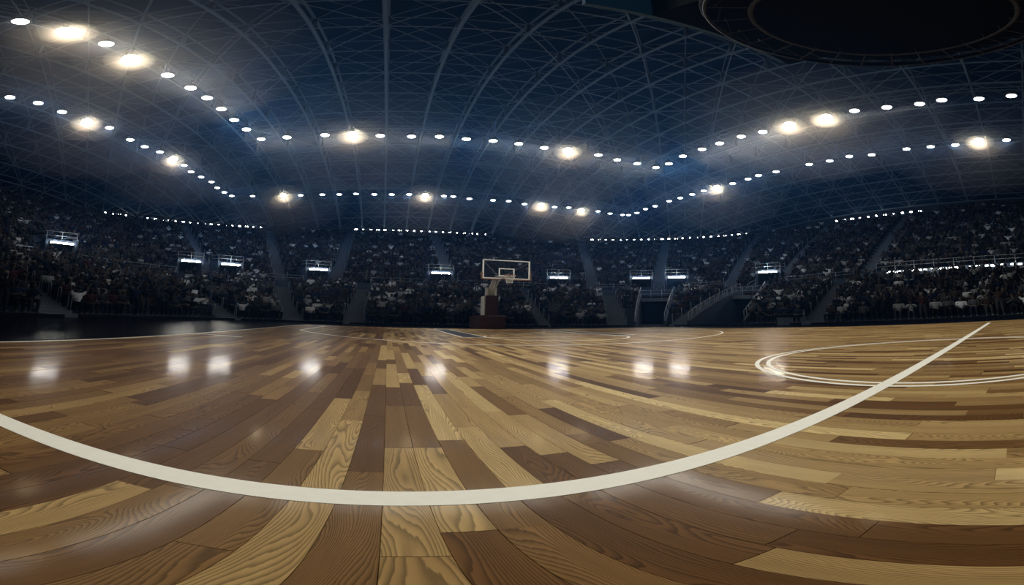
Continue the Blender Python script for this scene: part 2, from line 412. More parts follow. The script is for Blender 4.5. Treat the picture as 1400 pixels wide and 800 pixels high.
# rim walls behind the last row
for nm, u0, u1 in (('wall_left', 0, 1.3), ('wall_far', 1.3, 3.7), ('wall_right', 3.7, 5)):
    hi = 22.5
    o = slab(MB(), 34.8, 35.2, 10, hi, u0, u1, 60).build(nm, M['wallc']); o['kind'] = 'structure'
o = slab(MB(), 31.4, 34.7, 17.4, 17.7, 1.54, 4.19, 80).build('rim_walkway', M['conc']); tagit(o, 'dark walkway deck behind the topmost row', 'walkway')
o = MB().box((-45, -26.4, -.4), (45, -26, 30)).build('wall_back', M['wallc']); o['kind'] = 'structure'
# kick board round the apron
o = slab(MB(), -.06, .0, -.02, .12, 0, 3.415).build('trim_1', M['dark']); o['kind'] = 'structure'
o = slab(MB(), -.06, .0, -.02, .12, 3.565, 5).build('trim_2', M['dark']); o['kind'] = 'structure'

# ------------------------------------------------------------------ aisles
ORD = ['first', 'second', 'third', 'fourth', 'fifth', 'sixth', 'seventh', 'eighth', 'ninth', 'tenth', 'eleventh', 'twelfth']
ORD += [f'{n_}th' if n_ not in (21, 22, 23, 31, 32, 33, 41, 42, 43) else f'{n_}'+{1: 'st', 2: 'nd', 3: 'rd'}[n_ % 10] for n_ in range(13, 200)]
stepL = MB().box((-.6, -.02, -.5), (.6, .43, 0)).mesh('step', M['step'])
stepU = MB().box((-.62, -.02, -.6), (.62, .42, 0)).mesh('step', M['step'])
hoop = MB().tube([(0, 0, 0), (0, 0, .8), (0, .03, .9), (0, .1, .95), (0, .17, .9), (0, .2, .8), (0, .2, -.1)], .016, 6)
hoop_me = hoop.mesh('handrail', M['rail'], True)
post_me = MB().tube([(0, 0, -.05), (0, 0, .92), (0, .05, .97), (0, .3, 1.12), (0, .34, 1.1), (0, .34, .1)], .018, 5).mesh('handrail', M['rail'], True)
for ai, (a, desc) in enumerate(AISLE_L):
    t = thing('aisle_stairs', 'flight of pale concrete steps, '+desc, 'stairs', P(0, a[0]), 0, 'stairs in the lower stand')
    inv = Matrix.Translation(-P(0, a[0])); wd = .55 if ai == 4 else 1.0
    for i in range(24):
        s = i*.41
        z = LZ0+.155*i
        link('step', stepL, t, inv @ frame(s, lin(a, s, 9.84), z) @ Matrix.Diagonal((wd, 1, 1, 1)))
    for i in range(0, 12, 2 if ai != 0 else 1):
        for sd in (-1, 1):
            s = .5+i*.82
            f = frame(s, lin(a, s, 9.84), LZ0+.31*i)
            o = link('handrail', hoop_me, None, f @ Matrix.Translation((sd*.58*wd, 0, 0)))
            tagit(o, f'hoop handrail, {"right" if sd > 0 else "left"} side, {("bottom","second","third","fourth","fifth","sixth","seventh","eighth","ninth","tenth","eleventh","top")[i if ai==0 else i//2]} up, {desc}', 'handrail', 'hoop handrails on the lower stairs')
for ai, (a, desc) in enumerate(AISLE_U):
    t = thing('aisle_stairs', 'long flight of dim steps, '+desc, 'stairs', P(12.2, a[0]), 0, 'stairs in the upper stand')
    inv = Matrix.Translation(-P(12.2, a[0]))
    wd = 1.35 if ai == 8 else 1
    for i in range(48):
        s = 12.2+i*.4075; f = frame(s, lin(a, s-12.2, 19.56), UZ0-.28+.28*i+.02)
        link('step', stepU, t, inv @ f @ Matrix.Diagonal((wd, 1, 1, 1)))
    for i in range(1, 22, 3 if ai < 7 else 2):
        for sd in (-1, 1):
            s = 12.4+i*UDS; f = frame(s, lin(a, s-12.2, 19.56), UZ0+UDZ*i-.1)
            o = link('handrail', post_me, None, f @ Matrix.Translation((sd*.6*wd, 0, 0)))
            tagit(o, f'small handrail, {"right" if sd > 0 else "left"} side, {ORD[i]} row up, {desc}', 'handrail', 'handrails on the upper stairs')

# ------------------------------------------------------------------ guard rails
def guard(name, label, pts, h, nrails=2, every=1, group='tubular guard rails'):
    o0 = Vector(pts[0]); t = thing(name, label, 'railing', o0, 0, group)
    P_ = [Vector(p)-o0 for p in pts]
    for p in P_[::every]:
        MB().tube([p, p+Vector((0, 0, h))], .022, 5).build('post', M['rail'], t, None, True)
    for k in range(nrails):
        zz = h*(1-k*.45)
        MB().tube([p+Vector((0, 0, zz)) for p in P_], .02, 5).build('rail', M['rail'], t, None, True)
    return t
def ring_pts(s, u0, u1, z, step=1.6):
    L = sum((P(s, u0+(u1-u0)*(i+1)/50)-P(s, u0+(u1-u0)*i/50)).length for i in range(50)); n = max(1, round(L/step))
    return [P(s, u0+(u1-u0)*i/n)+Vector((0, 0, z)) for i in range(n+1)]
segs = [(.3, .93, 'far left rail'), (1.03, 1.40, 'left rail before the corner'), (1.635, 1.84, 'rail beside the left corner door box'), (2.12, 2.44, 'rail left of the basket'), (2.60, 3.08, 'rail right of the basket'),
        (3.28, 3.39, 'short rail before twin boxes'), (3.62, 3.76, 'rail right of twin boxes'), (4.0, 4.18, 'rail with seven posts')]
for a, b, d in segs:
    guard('guard_rail', 'grey tubular guard rail on the upper stand parapet, '+d, ring_pts(12.1, a, b, 4.75), .75)
guard('guard_rail', 'pale two-bar guard rail above the ledge lamps at right', ring_pts(12.1, 4.235, 4.75, 5.2, 1.45), .9)

# ------------------------------------------------------------------ vomitory boxes with strip lamps
vdesc = ['at far left above the crowd', 'left of the left corner aisle', 'right of the left corner aisle', 'above the left lower block', 'left of the basket', 'right of the basket',
         'left one of the twin boxes', 'right one of the twin boxes', 'at the right corner']
for u, d in zip(VOM, vdesc):
    f = frame(11.95, u, 3.86); z1 = 2.55
    t = thing('exit_box', 'concrete exit box in the upper stand, '+d, 'exit', f.translation, f.to_euler().z, 'exit boxes in the upper stand')
    for sx in (-1, 1):
        MB().box((sx*1.0-.09, 0, 0), (sx*1.0+.09, 4.2, z1)).build('side_wall', M['conc'], t)
    MB().box((-1.09, 0, z1), (1.09, 4.2, z1+.22)).build('roof_slab', M['conc'], t)
    bw_ = MB().box((-.92, 1.6, 0), (.92, 1.7, z1)).build('back_wall', M['seat'], t)
    MB().box((-.45, 1.55, 0), (.45, 1.6, 2.05)).build('door', M['dark'], bw_)
    rl = MB()
    for x in (-1.05, 0, 1.05): rl.tube([(x, .05, z1+.2), (x, .05, z1+1.05)], .02, 5)
    for z in (z1+.62, z1+1.05): rl.tube([(-1.05, 3.2, z+.5), (-1.05, .05, z), (1.05, .05, z), (1.05, 3.2, z+.5)], .02, 5)
    rl.build('railing', M['rail'], t, None, True)
    for sx in (-1, 1):
        if u in (3.44,) and sx > 0 or u in (3.575,) and sx < 0: pass
        sl = MB()
        sl.tube([(sx*1.15, -.1, .9), (sx*1.15, .3, 1.6), (sx*1.9, .35, 1.0), (sx*2.1, .35, .1)], .022, 5)
        sl.tube([(sx*1.15, -.1, .5), (sx*1.15, .3, 1.15), (sx*1.9, .35, .55)], .018, 5)
        sl.build('stair_rail', M['rail'], t, None, True)
    l = thing('strip_light', 'white strip light on the exit box '+d, 'light', f @ Vector((0, -.04, z1-.1)), f.to_euler().z, 'strip lights on the exit boxes')
    MB().box((-.8, -.03, -.1), (.8, .03, .1)).build('housing', M['housing'], l); MB().box((-.8, -.1, -.1), (.8, -.03, -.07)).build('shield_lip', M['housing'], l)  # lip below the tube is added to keep its light off the box interior
    MB().box((-.77, -.1, -.065), (.77, -.035, .05)).build('tube', M['tube'], l)
    ld = bpy.data.lights.new('strip_light', 'AREA'); ld.shape = 'RECTANGLE'; ld.size = 1.5; ld.size_y = .12; ld.energy = 1.2; ld.color = (1, .95, .85)
    lo = bpy.data.objects.new('light', ld); C.objects.link(lo); lo.parent = l; lo.location = (0, -.1, -.1)
# ------------------------------------------------------------------ tunnels at court level
for ti, ((ua0, ua1), (ub0, ub1)) in enumerate(TUN):
    d = ('the dark tunnel', 'the corner ramp')[ti]
    base = P(0, (ua0+ub0)/2)
    t = thing('tunnel_entrance', 'dark tunnel opening through the lower stand, '+('below the twin exit boxes' if ti == 0 else 'beside the corner ramp wall'), 'tunnel', base, 0, 'tunnels through the lower stand')
    for a0, a1 in ((ua0, ua1), (ub0, ub1)):
        vs = []; n = 12
        for i in range(n+1):
            s = 9.8*i/n; p = P(s, a0+(a1-a0)*i/n)-base; zt = min(3.86, .45+.385*s)
            q = N(s, a0).cross(Vector((0, 0, 1)))*.08
            vs += [p-q, p+q, p+q+Vector((0, 0, zt)), p-q+Vector((0, 0, zt))]
        MB().add(vs, [(4*i+j, 4*i+(j+1) % 4, 4*i+4+(j+1) % 4, 4*i+4+j) for i in range(n) for j in range(4)]+[(0, 1, 2, 3)]).build('side_wall', M['conc'], t)
    uA, uB = ua0+(ua1-ua0)*.8, ub0+(ub1-ub0)*.8
    def loc(s, u, z): return P(s, u)-base+Vector((0, 0, z))
    n = 6; us = [uA+(uB-uA)*i/n for i in range(n+1)]
    def ringseg(s0, s1, za, zb):
        vs = []
        for u in us: vs += [loc(s0, u, za), loc(s1, u, za), loc(s1, u, zb), loc(s0, u, zb)]
        return MB().add(vs, [(4*i+j, 4*i+(j+1) % 4, 4*i+4+(j+1) % 4, 4*i+4+j) for i in range(n) for j in range(4)]+[(0, 1, 2, 3), (4*n+3, 4*n+2, 4*n+1, 4*n)])
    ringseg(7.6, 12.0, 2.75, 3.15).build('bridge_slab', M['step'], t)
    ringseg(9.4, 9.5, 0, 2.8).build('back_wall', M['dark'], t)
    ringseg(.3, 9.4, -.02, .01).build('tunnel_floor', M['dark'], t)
    pts = [P(7.7, u)+Vector((0, 0, 3.15)) for u in us[::2]]
    guard('guard_rail', 'two-bar guard rail on the bridge over '+d, pts, .95)
    # sloping rails along the tunnel sides
    for sd, (a0, a1) in (('left', (ua0, ua1)), ('right', (ub0, ub1))):
        k = 12 if ti else 6
        pts = [P(9.2*i/k, a0+(a1-a0)*(9.2*i/k)/9.8)+Vector((0, 0, .45+.385*9.2*i/k)) for i in range(k+1)]
        guard('guard_rail', f'sloping guard rail with many posts on the {sd} side of {d}', pts, .75, 1)

# pale block at the foot of the right aisle
f = frame(-.02, 4.1, 0)
b = thing('low_block', 'low pale concrete block at the stand foot, right of the corner ramp', 'block', f.translation, f.to_euler().z)
MB().box((-.75, .0, 0), (.75, .5, .5)).build('body', M['step'], b); MB().box((-.78, -.03, .5), (.78, .52, .55)).build('cap', M['step'], b)

# ------------------------------------------------------------------ seats (nobody could count them)
sb = MB()
SPOTS = []        # (s,u,z,row,section,tier)
def in_vom(s, u, tr):
    for v in VOM:
        p = P(s, u); q = frame(12, v, 0).inverted() @ p
        if abs(q.x) < 1.55 and q.y < 4.5: return True
    return False
def fill(secs, rows, ds, dz, z0, s0, tier, pitch):
    for si, (A, B) in enumerate(secs):
        smax = rows*ds; rr = rows+(3 if tier == 'U' and si in (0, 9) else -1 if tier == 'L' and si == 10 else 0)
        for i in range(rr):
            s = s0+i*ds+.52
            sa = min(s-s0, smax); uA, uB = lin(A[0], sa, smax), lin(B[0], sa, smax)
            tA = A[1]+.35; tB = B[1]+.35
            L = row_pts(s, uA, uB, tA, tB, 2)
            if not L: continue
            dist = sum((P(s, uA+(uB-uA)*(k+1)/30)-P(s, uA+(uB-uA)*k/30)).length for k in range(30))-tA-tB
            n = max(1, int(dist/pitch))
            pts = row_pts(s, uA, uB, tA, tB, n)
            for k, (p, u) in enumerate(pts):
                if p.y < -9: continue
                if tier == 'U' and i >= UROWS and 1.22 < u < 4.36: continue
                if tier == 'U' and s < 17.5 and in_vom(s, u, 0): continue
                SPOTS.append((s, u, z0+i*dz, i, si, tier, k, p))
fill(SEC_L, LROWS, LDS, LDZ, LZ0, 0, 'L', .56)
fill(SEC_U, UROWS, UDS, UDZ, UZ0, 12.2, 'U', .56)
for s, u, z, i, si, tier, k, p in SPOTS:
    n = N(s, u); tt = Vector((n.y, -n.x, 0))
    def q(a, b, c): return p+tt*a+n*b+Vector((0, 0, z+c))
    sb.add([q(-.23, -.2, .42), q(.23, -.2, .42), q(.23, .2, .42), q(-.23, .2, .42), q(-.23, .2, .8), q(.23, .2, .8), q(-.23, .25, .8), q(.23, .25, .8), q(-.23, .25, .2), q(.23, .25, .2)],
           [(0, 1, 2, 3), (3, 2, 5, 4), (4, 5, 7, 6), (6, 7, 9, 8)])
o = sb.build('folding_seats', M['seat']); tagit(o, 'rows of dark plastic seats hidden under the crowd', 'seats', None, 'stuff')

# ------------------------------------------------------------------ people
def lerp3(a, b, t): return tuple(a[i]+(b[i]-a[i])*t for i in range(3))
def hand(c, wrist, d, up, side):
    """palm and five fingers, fingers slightly curled; d = finger direction, up = palm normal"""
    d = Vector(d).normalized(); up = Vector(up).normalized(); x = d.cross(up).normalized()*side; up = x.cross(d)*side
    w = Vector(wrist); k = w+d*.085
    for j in range(4): c.append((w+x*(.012*(j-1.5))+d*.01, .015, k+x*(.019*(j-1.5)), .013, 0))
    for j, l in enumerate((.068, .08, .075, .058)):
        b = k+x*(.021*(j-1.5)); m1 = b+d*l*.55+up*.006; e = m1+d*l*.4+up*.022
        c.append((b, .0105, m1, .0095, 0)); c.append((m1, .0095, e, .008, 0))
    b = w+d*.03-x*.03; m1 = b-x*.028+d*.028; e = m1+d*.03-x*.004
    c.append((w+d*.02, .015, b, .0125, 0)); c.append((b, .0125, m1, .011, 0)); c.append((m1, .011, e, .009, 0))
def figure(pose, sit, female, cap):
    c = []          # (p0, r0, p1, r1, material)
    sh = .175 if female else .20
    if sit:
        hip = (0, .0, .53); z = .53; lean = .03
    else:
        hip = (0, .08, .92); z = .92; lean = 0
    hx, hy, hz = hip
    y = hy+lean
    top = z+.50
    c.append(((-.075, hy, hz), .115, (.075, hy, hz), .115, 2))
    c.append(((0, hy, hz+.06), .125, (0, y, hz+.25), .115 if female else .13, 1))
    c.append(((-.06, y, hz+.28), .12, (.06, y, hz+.28), .12, 1))
    c.append(((-sh+.05, y-.01, top-.07), .088, (sh-.05, y-.01, top-.07), .088, 1))
    c.append(((-.05, y, hz+.3), .12, (0, y-.01, top-.1), .11, 1)); c.append(((.05, y, hz+.3), .12, (0, y-.01, top-.1), .11, 1))
    c.append(((0, y-.01, top-.02), .06, (0, y+.01, top+.09), .052, 0))
    hd = Vector((0, y+.03, top+.185))
    c.append((hd+Vector((0, -.015, .025)), .092, hd+Vector((0, .012, -.035)), .07, 0))
    c.append((hd+Vector((0, .03, -.07)), .045, hd+Vector((0, .055, -.078)), .03, 0))             # chin
    c.append((hd+Vector((0, .085, .015)), .011, hd+Vector((0, .104, -.018)), .015, 0))           # nose
    for s_ in (-1, 1):
        c.append((hd+Vector((s_*.086, -.002, .012)), .017, hd+Vector((s_*.08, 0, -.022)), .012, 0))   # ears
        c.append((hd+Vector((s_*.018, .086, .037)), .010, hd+Vector((s_*.045, .078, .037)), .010, 4))  # brows
        c.append((hd+Vector((s_*.03, .083, .018)), .009, hd+Vector((s_*.034, .083, .018)), .009, 4))  # eyes
    c.append((hd+Vector((-.018, .083, -.045)), .009, hd+Vector((.018, .083, -.045)), .009, 0))    # lips
    c.append((hd+Vector((0, -.03, .055)), .094, hd+Vector((0, .012, .065)), .084, 4))
    c.append((hd+Vector((0, -.05, .0)), .082, hd+Vector((0, -.05, -.03)), .07, 4))
    if female:
        for s_ in (-1, 0, 1): c.append((hd+Vector((s_*.055, -.045, 0)), .05, hd+Vector((s_*.065, -.06, -.19)), .035, 4))
    if cap: c.append((hd+Vector((0, .08, .06)), .03, hd+Vector((0, .13, .05)), .018, 1)); c.append((hd+Vector((0, 0, .06)), .098, hd+Vector((0, .02, .06)), .095, 1))
    for s_ in (-1, 1):
        S = Vector((s_*sh, y-.01, top-.06))
        if pose == 'lap': E = S+Vector((s_*.05, .03, -.28)); W = Vector((s_*.09, y+.27, hz+.13)); d = (-s_*.3, 1, -.2); up = (0, 0, -1)
        elif pose == 'up': E = S+Vector((s_*.13, .05, .22)); W = E+Vector((s_*.06, .03, .25)); d = (s_*.15, .1, 1); up = (0, 1, 0)
        elif pose == 'clap': E = S+Vector((s_*.09, .1, -.22)); W = Vector((s_*.05, y+.3, top-.08)); d = (-s_*.1, .5, 1); up = (-s_, 0, 0)
        elif pose == 'fold': E = S+Vector((s_*.06, .05, -.26)); W = Vector((-s_*.06, y+.2, top-.27+s_*.02)); d = (-s_, .1, 0); up = (0, -1, 0)
        elif pose == 'one' and s_ > 0: E = S+Vector((.1, .08, .2)); W = E+Vector((-.02, .08, .25)); d = (0, .1, 1); up = (0, 1, 0)
        elif pose == 'head': E = S+Vector((s_*.17, .06, .16)); W = Vector((s_*.1, y, top+.3)); d = (-s_, 0, .3); up = (0, 0, -1)
        else: E = S+Vector((s_*.06, -.02, -.28)); W = E+Vector((s_*.01, .1, -.23)); d = (0, .3, -1); up = (-s_, 0, 0)
        mid = S.lerp(E, .62)
        c.append((S, .068, mid, .052, 1)); c.append((mid, .045, E, .042, 0)); c.append((E, .042, W, .028, 0))
        hand(c, W, d, up, s_)
        K = Vector((s_*.11, .46, .53)) if sit else Vector((s_*.11, .12, .49))
        A = Vector((s_*.11, .44, .1)) if sit else Vector((s_*.12, .06, .09))
        c.append((Vector((s_*.09, hy, hz-.01)), .098, K, .065, 2))
        c.append((K, .064, K.lerp(A, .35), .062, 2)); c.append((K.lerp(A, .35), .062, A, .045, 2))
        c.append((A+Vector((0, -.03, -.045)), .042, A+Vector((s_*.02, .15, -.055)), .034, 3))
    return [(Vector(a), ra, Vector(b), rb, k) for a, ra, b, rb, k in c]
def person_mesh(name, caps, voxel, ratio):
    bm = bmesh.new()
    for a, ra, b, rb, k in caps:
        for p, r in ((a, ra), (b, rb)):
            bmesh.ops.create_icosphere(bm, subdivisions=2 if r > .02 else 1, radius=r, matrix=Matrix.Translation(p))
        d = b-a
        if d.length > 1e-4:
            bmesh.ops.create_cone(bm, cap_ends=True, segments=12, radius1=ra, radius2=rb, depth=d.length,
                                  matrix=Matrix.Translation((a+b)/2) @ d.to_track_quat('Z', 'Y').to_matrix().to_4x4())
    me = bpy.data.meshes.new('tmp'); bm.to_mesh(me); bm.free()
    o = bpy.data.objects.new('tmp', me); C.objects.link(o)
    m1 = o.modifiers.new('r', 'REMESH'); m1.mode = 'VOXEL'; m1.voxel_size = voxel
    m3 = o.modifiers.new('s', 'SMOOTH'); m3.iterations = 2; m3.factor = .4
    m2 = o.modifiers.new('d', 'DECIMATE'); m2.ratio = ratio
    dg = bpy.context.evaluated_depsgraph_get()
    out = bpy.data.meshes.new_from_object(o.evaluated_get(dg)); out.name = name
    bpy.data.objects.remove(o); bpy.data.meshes.remove(me)
    n = len(out.polygons); co = np.empty(n*3); out.polygons.foreach_get('center', co); co = co.reshape(-1, 3)
    best = np.full(n, 9.); idx = np.zeros(n, int)
    for a, ra, b, rb, k in caps:
        A = np.array(a); D = np.array(b)-A; l = max(1e-9, D@D)
        t = np.clip(((co-A)@D)/l, 0, 1); ds = np.linalg.norm(co-A-t[:, None]*D, axis=1)-(ra+(rb-ra)*t)
        if k == 4: ds = ds-.004
        m_ = ds < best; best[m_] = ds[m_]; idx[m_] = k
    out.materials.clear()
    for k in ('skin', 'shirt', 'trousers', 'shoe', 'hair'): out.materials.append(M[k])
    out.polygons.foreach_set('material_index', idx.astype(np.int32)); out.polygons.foreach_set('use_smooth', [True]*n)
    out.update(); return out
VAR = [('lap', 1, 0, 0, 'seated, hands down'), ('clap', 1, 1, 0, 'seated, clapping'), ('up', 1, 0, 0, 'seated, arms up'),
       ('fold', 1, 0, 1, 'seated, arms folded'), ('down', 0, 0, 0, 'standing'), ('clap', 0, 1, 0, 'standing, clapping'),
       ('up', 0, 0, 0, 'standing, arms up'), ('one', 0, 0, 1, 'standing, one arm up'), ('lap', 1, 1, 0, 'seated, long hair'), ('head', 0, 0, 0, 'standing, hands on head')]
PM = [person_mesh('person', figure(v[0], v[1], v[2], v[3]), .0105, .16) for v in VAR]
SHIRTS = [('white', (.58, .63, .68)), ('light grey', (.26, .29, .32)), ('grey', (.06, .068, .078)), ('dark blue', (.007, .015, .04)), ('black', (.004, .005, .008)), ('brown', (.03, .02, .017)), ('dark grey', (.018, .022, .03)), ('dull red', (.036, .012, .012))]
SW = [.10, .09, .11, .18, .27, .06, .17, .02]
SKIN = [(.08, .068, .062), (.065, .053, .047), (.03, .023, .02), (.1, .086, .078)]
HAIR = [(.01, .009, .01), (.022, .017, .015), (.05, .04, .032), (.14, .14, .14)]
TRS = [(.004, .005, .01), (.01, .015, .03), (.006, .006, .007), (.03, .032, .036)]
SWU = [.03, .06, .13, .19, .30, .07, .20, .02]
crowd = []
for sp in SPOTS:
    if R.random() < .07: continue
    s, u, z, i, si, tier, k, p = sp
    sh_ = R.choices(range(8), SW if tier == 'L' else SWU)[0]
    v = R.choices(range(10), [20, 14, 7, 12, 8, 8, 8, 5, 12, 3])[0]
    n = N(s, u); rz = math.atan2(-n.y, -n.x)-PI/2+R.gauss(0, .15)
    dx = p.x-CX, p.y-CY; az = math.degrees(math.atan2(*dx)); d = math.hypot(*dx)
    occl = 1
    crowd.append(dict(p=p, z=z, i=i, si=si, tier=tier, k=k, sh=sh_, v=v, rz=rz, sc=R.uniform(.93, 1.06), d=d, az=az,
                      skin=R.choice(SKIN), hair=R.choice(HAIR), tr=R.choice(TRS)))
vis = [c for c in crowd if -57 < c['az'] < 93.5 and c['tier'] == 'L']
vis.sort(key=lambda c: c['d'])
chosen = vis[:300]; ids = set(id(c) for c in chosen)
SHORT = ['far-left block', 'left block', 'left corner block', 'far corner block', 'basket block', 'next block', 'tunnel block', 'post-tunnel block', 'ramp strip', 'right corner block', 'right-hand block']
byrow = {}
for c in crowd:
    if c['tier'] == 'L' and -58.5 < c['az'] < 95.: byrow.setdefault((c['si'], c['i']), []).append(c)
for key, L in byrow.items():
    L.sort(key=lambda c: c['az'])
    for j, c in enumerate(L): c['ord'] = j
def place(o, c):
    o.location = (c['p'].x, c['p'].y, c['z']); o.rotation_euler = (0, 0, c['rz']); o.scale = (c['sc'],)*3
    n = Vector((math.cos(c['rz']+PI/2), math.sin(c['rz']+PI/2), 0))
    if not VAR[c['v']][1]: o.location += n*.2
proto = bpy.data.objects.new('person', PM[0])
for c in chosen:
    o = proto.copy(); o.data = PM[c['v']]; C.objects.link(o); place(o, c)
    o['shirt'] = SHIRTS[c['sh']][1]; o['skin'] = c['skin']; o['hair'] = c['hair']; o['trousers'] = c['tr']
    row = 'front row' if c['i'] == 0 else ORD[c['i']]+' row'
    lab = f"{SHIRTS[c['sh']][0]} shirt, {VAR[c['v']][4]}, {row}, {ORD[c['ord']]} from left, {SHORT[c['si']]}"; assert len(lab.split()) <= 16, lab
    tagit(o, lab, 'person', 'spectators in the nearest rows of the lower stand')
rest = [c for c in crowd if id(c) not in ids]
me = bpy.data.meshes.new('crowd'); me.from_pydata([tuple(c['p']+Vector((0, 0, c['z']))) for c in rest], [], [])
def attr(nm, ty, dom, key, vals):
    a = me.attributes.new(nm, ty, dom); a.data.foreach_set(key, vals)
attr('variant', 'INT', 'POINT', 'value', [c['v'] for c in rest])
attr('rot', 'FLOAT_VECTOR', 'POINT', 'vector', [x for c in rest for x in (0, 0, c['rz'])])
attr('size', 'FLOAT', 'POINT', 'value', [c['sc'] for c in rest])
for nm, fn in (('shirt', lambda c: SHIRTS[c['sh']][1]), ('skin', lambda c: c['skin']), ('hair', lambda c: c['hair']), ('trousers', lambda c: c['tr'])):
    attr(nm, 'FLOAT_COLOR', 'POINT', 'color', [x for c in rest for x in (*fn(c), 1)])
crowd_o = link('crowd', me); tagit(crowd_o, 'dense crowd of spectators filling the rest of the lower and upper stands', 'crowd', None, 'stuff')
ng = bpy.data.node_groups.new('crowd', 'GeometryNodeTree')
ng.interface.new_socket('Geometry', in_out='INPUT', socket_type='NodeSocketGeometry'); ng.interface.new_socket('Geometry', in_out='OUTPUT', socket_type='NodeSocketGeometry')
gi, go = ng.nodes.new('NodeGroupInput'), ng.nodes.new('NodeGroupOutput')
gj = ng.nodes.new('GeometryNodeJoinGeometry')
ng.links.new(gj.outputs[0], go.inputs[0])
var_n = ng.nodes.new('GeometryNodeInputNamedAttribute'); var_n.data_type = 'INT'; var_n.inputs[0].default_value = 'variant'
rot_n = ng.nodes.new('GeometryNodeInputNamedAttribute'); rot_n.data_type = 'FLOAT_VECTOR'; rot_n.inputs[0].default_value = 'rot'
siz_n = ng.nodes.new('GeometryNodeInputNamedAttribute'); siz_n.data_type = 'FLOAT'; siz_n.inputs[0].default_value = 'size'
for vi in range(len(VAR)):
    src = next((o for o in C.objects if o.name.startswith('person') and o.data == PM[vi]), None)
    if src is None: continue
    oi = ng.nodes.new('GeometryNodeObjectInfo'); oi.inputs[0].default_value = src; oi.transform_space = 'ORIGINAL'
    cmp_ = ng.nodes.new('FunctionNodeCompare'); cmp_.data_type = 'INT'; cmp_.operation = 'EQUAL'
    ng.links.new(var_n.outputs[0], cmp_.inputs[2]); cmp_.inputs[3].default_value = vi
    ip = ng.nodes.new('GeometryNodeInstanceOnPoints')
    ng.links.new(gi.outputs[0], ip.inputs['Points']); ng.links.new(cmp_.outputs[0], ip.inputs['Selection']); ng.links.new(oi.outputs['Geometry'], ip.inputs['Instance'])
    ng.links.new(rot_n.outputs[0], ip.inputs['Rotation']); ng.links.new(siz_n.outputs[0], ip.inputs['Scale'])
    ng.links.new(ip.outputs[0], gj.inputs[0])
md = crowd_o.modifiers.new('crowd', 'NODES'); md.node_group = ng
print('spots', len(SPOTS), 'crowd', len(crowd), 'near', len(chosen), 'max near d', chosen[-1]['d'])

# ------------------------------------------------------------------ basket
g = thing('basketball_hoop', 'basketball hoop stand with glass backboard on maroon padded base', 'basketball hoop', (.2, 15.6, 0))
gx = .2; gy = 15.6
def prism(pts, x0, x1): # pts in y,z
    n = len(pts)
    return MB().add([(x0, y, z) for y, z in pts]+[(x1, y, z) for y, z in pts], [tuple(range(n))[::-1], tuple(range(n, 2*n))]+[(i, (i+1) % n, n+(i+1) % n, n+i) for i in range(n)])
prism([(0, .02), (2.1, .02), (2.1, .8), (1.0, .9), (.12, .9), (0, .82)], -.58, .58).build('base', M['pad'], g)
MB().box((-.27, .25, .9), (.29, .85, 2.2)).build('column_padding', M['pad'], g)
MB().box((-.36, .3, .9), (-.275, .8, 2.15)).build('column_side_plate', M['arm'], g)
for x in (-.22, .17): MB().box((x-.055, .3, 2.15), (x+.055, .45, 2.72)).build('upright', M['arm'], g)
MB().tube([(0, .6, 2.1), (-.02, .25, 2.75), (0, 0, 3.12), (-.03, -.3, 3.22)], [.15, .13, .11, .1], 8).build('boom', M['arm'], g)
MB().tube([(-.03, -.3, 3.22), (-.15, -1.3, 3.2), (-.2, -2.33, 3.05)], [.1, .085, .08], 8).build('boom', M['arm'], g)
MB().tube([(.1, .5, 2.4), (-.05, -.9, 3.02), (-.2, -2.33, 2.98)], .04, 6).build('lower_brace', M['arm'], g)
by = 13.1-gy
glass_o = MB().box((-.915-gx, by, 2.9), (.915-gx, by+.02, 3.97)).build('glass', M['glass'], g)
fr = MB()
for a, b in (((-.915, 2.9), (-.865, 3.97)), ((.865, 2.9), (.915, 3.97)), ((-.865, 2.9), (.865, 2.95)), ((-.865, 3.92), (.865, 3.97))): fr.box((a[0]-gx, by-.02, a[1]), (b[0]-gx, by+.035, b[1]))
fr.build('frame', M['frame'], g)
fr = MB()
for a, b in (((-.305, 3.05), (-.255, 3.5)), ((.255, 3.05), (.305, 3.5)), ((-.255, 3.45), (.255, 3.5)), ((-.255, 3.05), (.255, 3.1))): fr.box((a[0]-gx, by-.012, a[1]), (b[0]-gx, by-.001, b[1]))
fr.build('target_square', M['frame'], glass_o)
fr = MB(); fr.box((-.95-gx, by-.035, 2.84), (.95-gx, by+.05, 2.9))
for s_ in (-1, 1): fr.box((s_*.94-gx-.025, by-.035, 2.84), (s_*.94-gx+.025, by+.05, 3.27))
fr.build('edge_padding', M['pad2'], g)
for s_ in (-1, 1): MB().tube([(s_*.84-gx, by+.03, 3.85), (s_*.1-gx, by+.8, 3.15)], .009, 5).build('stay_rod', M['arm'], g)
ry = by-.38
rim_ = MB().tube([(-gx+.228*math.cos(2*PI*i/28), ry+.228*math.sin(2*PI*i/28), 3.05) for i in range(28)], .012, 6, True)
rim_.box((-gx-.09, ry+.22, 3.0), (-gx+.09, by, 3.06)); rim_o = rim_.build('rim', M['rim'], g, None, True)
nt_ = MB()
for i in range(12):
    for sg in (-1, 1):
        pts = []
        for k in range(7):
            a = 2*PI*(i+sg*k*.5)/12; r = .228-.115*min(1, k/5)**.8+(.012 if k == 6 else 0)
            pts.append((-gx+r*math.cos(a), ry+r*math.sin(a), 3.04-.07*k))
        nt_.tube(pts, .0055, 4)
nt_.build('net', M['net'], rim_o)

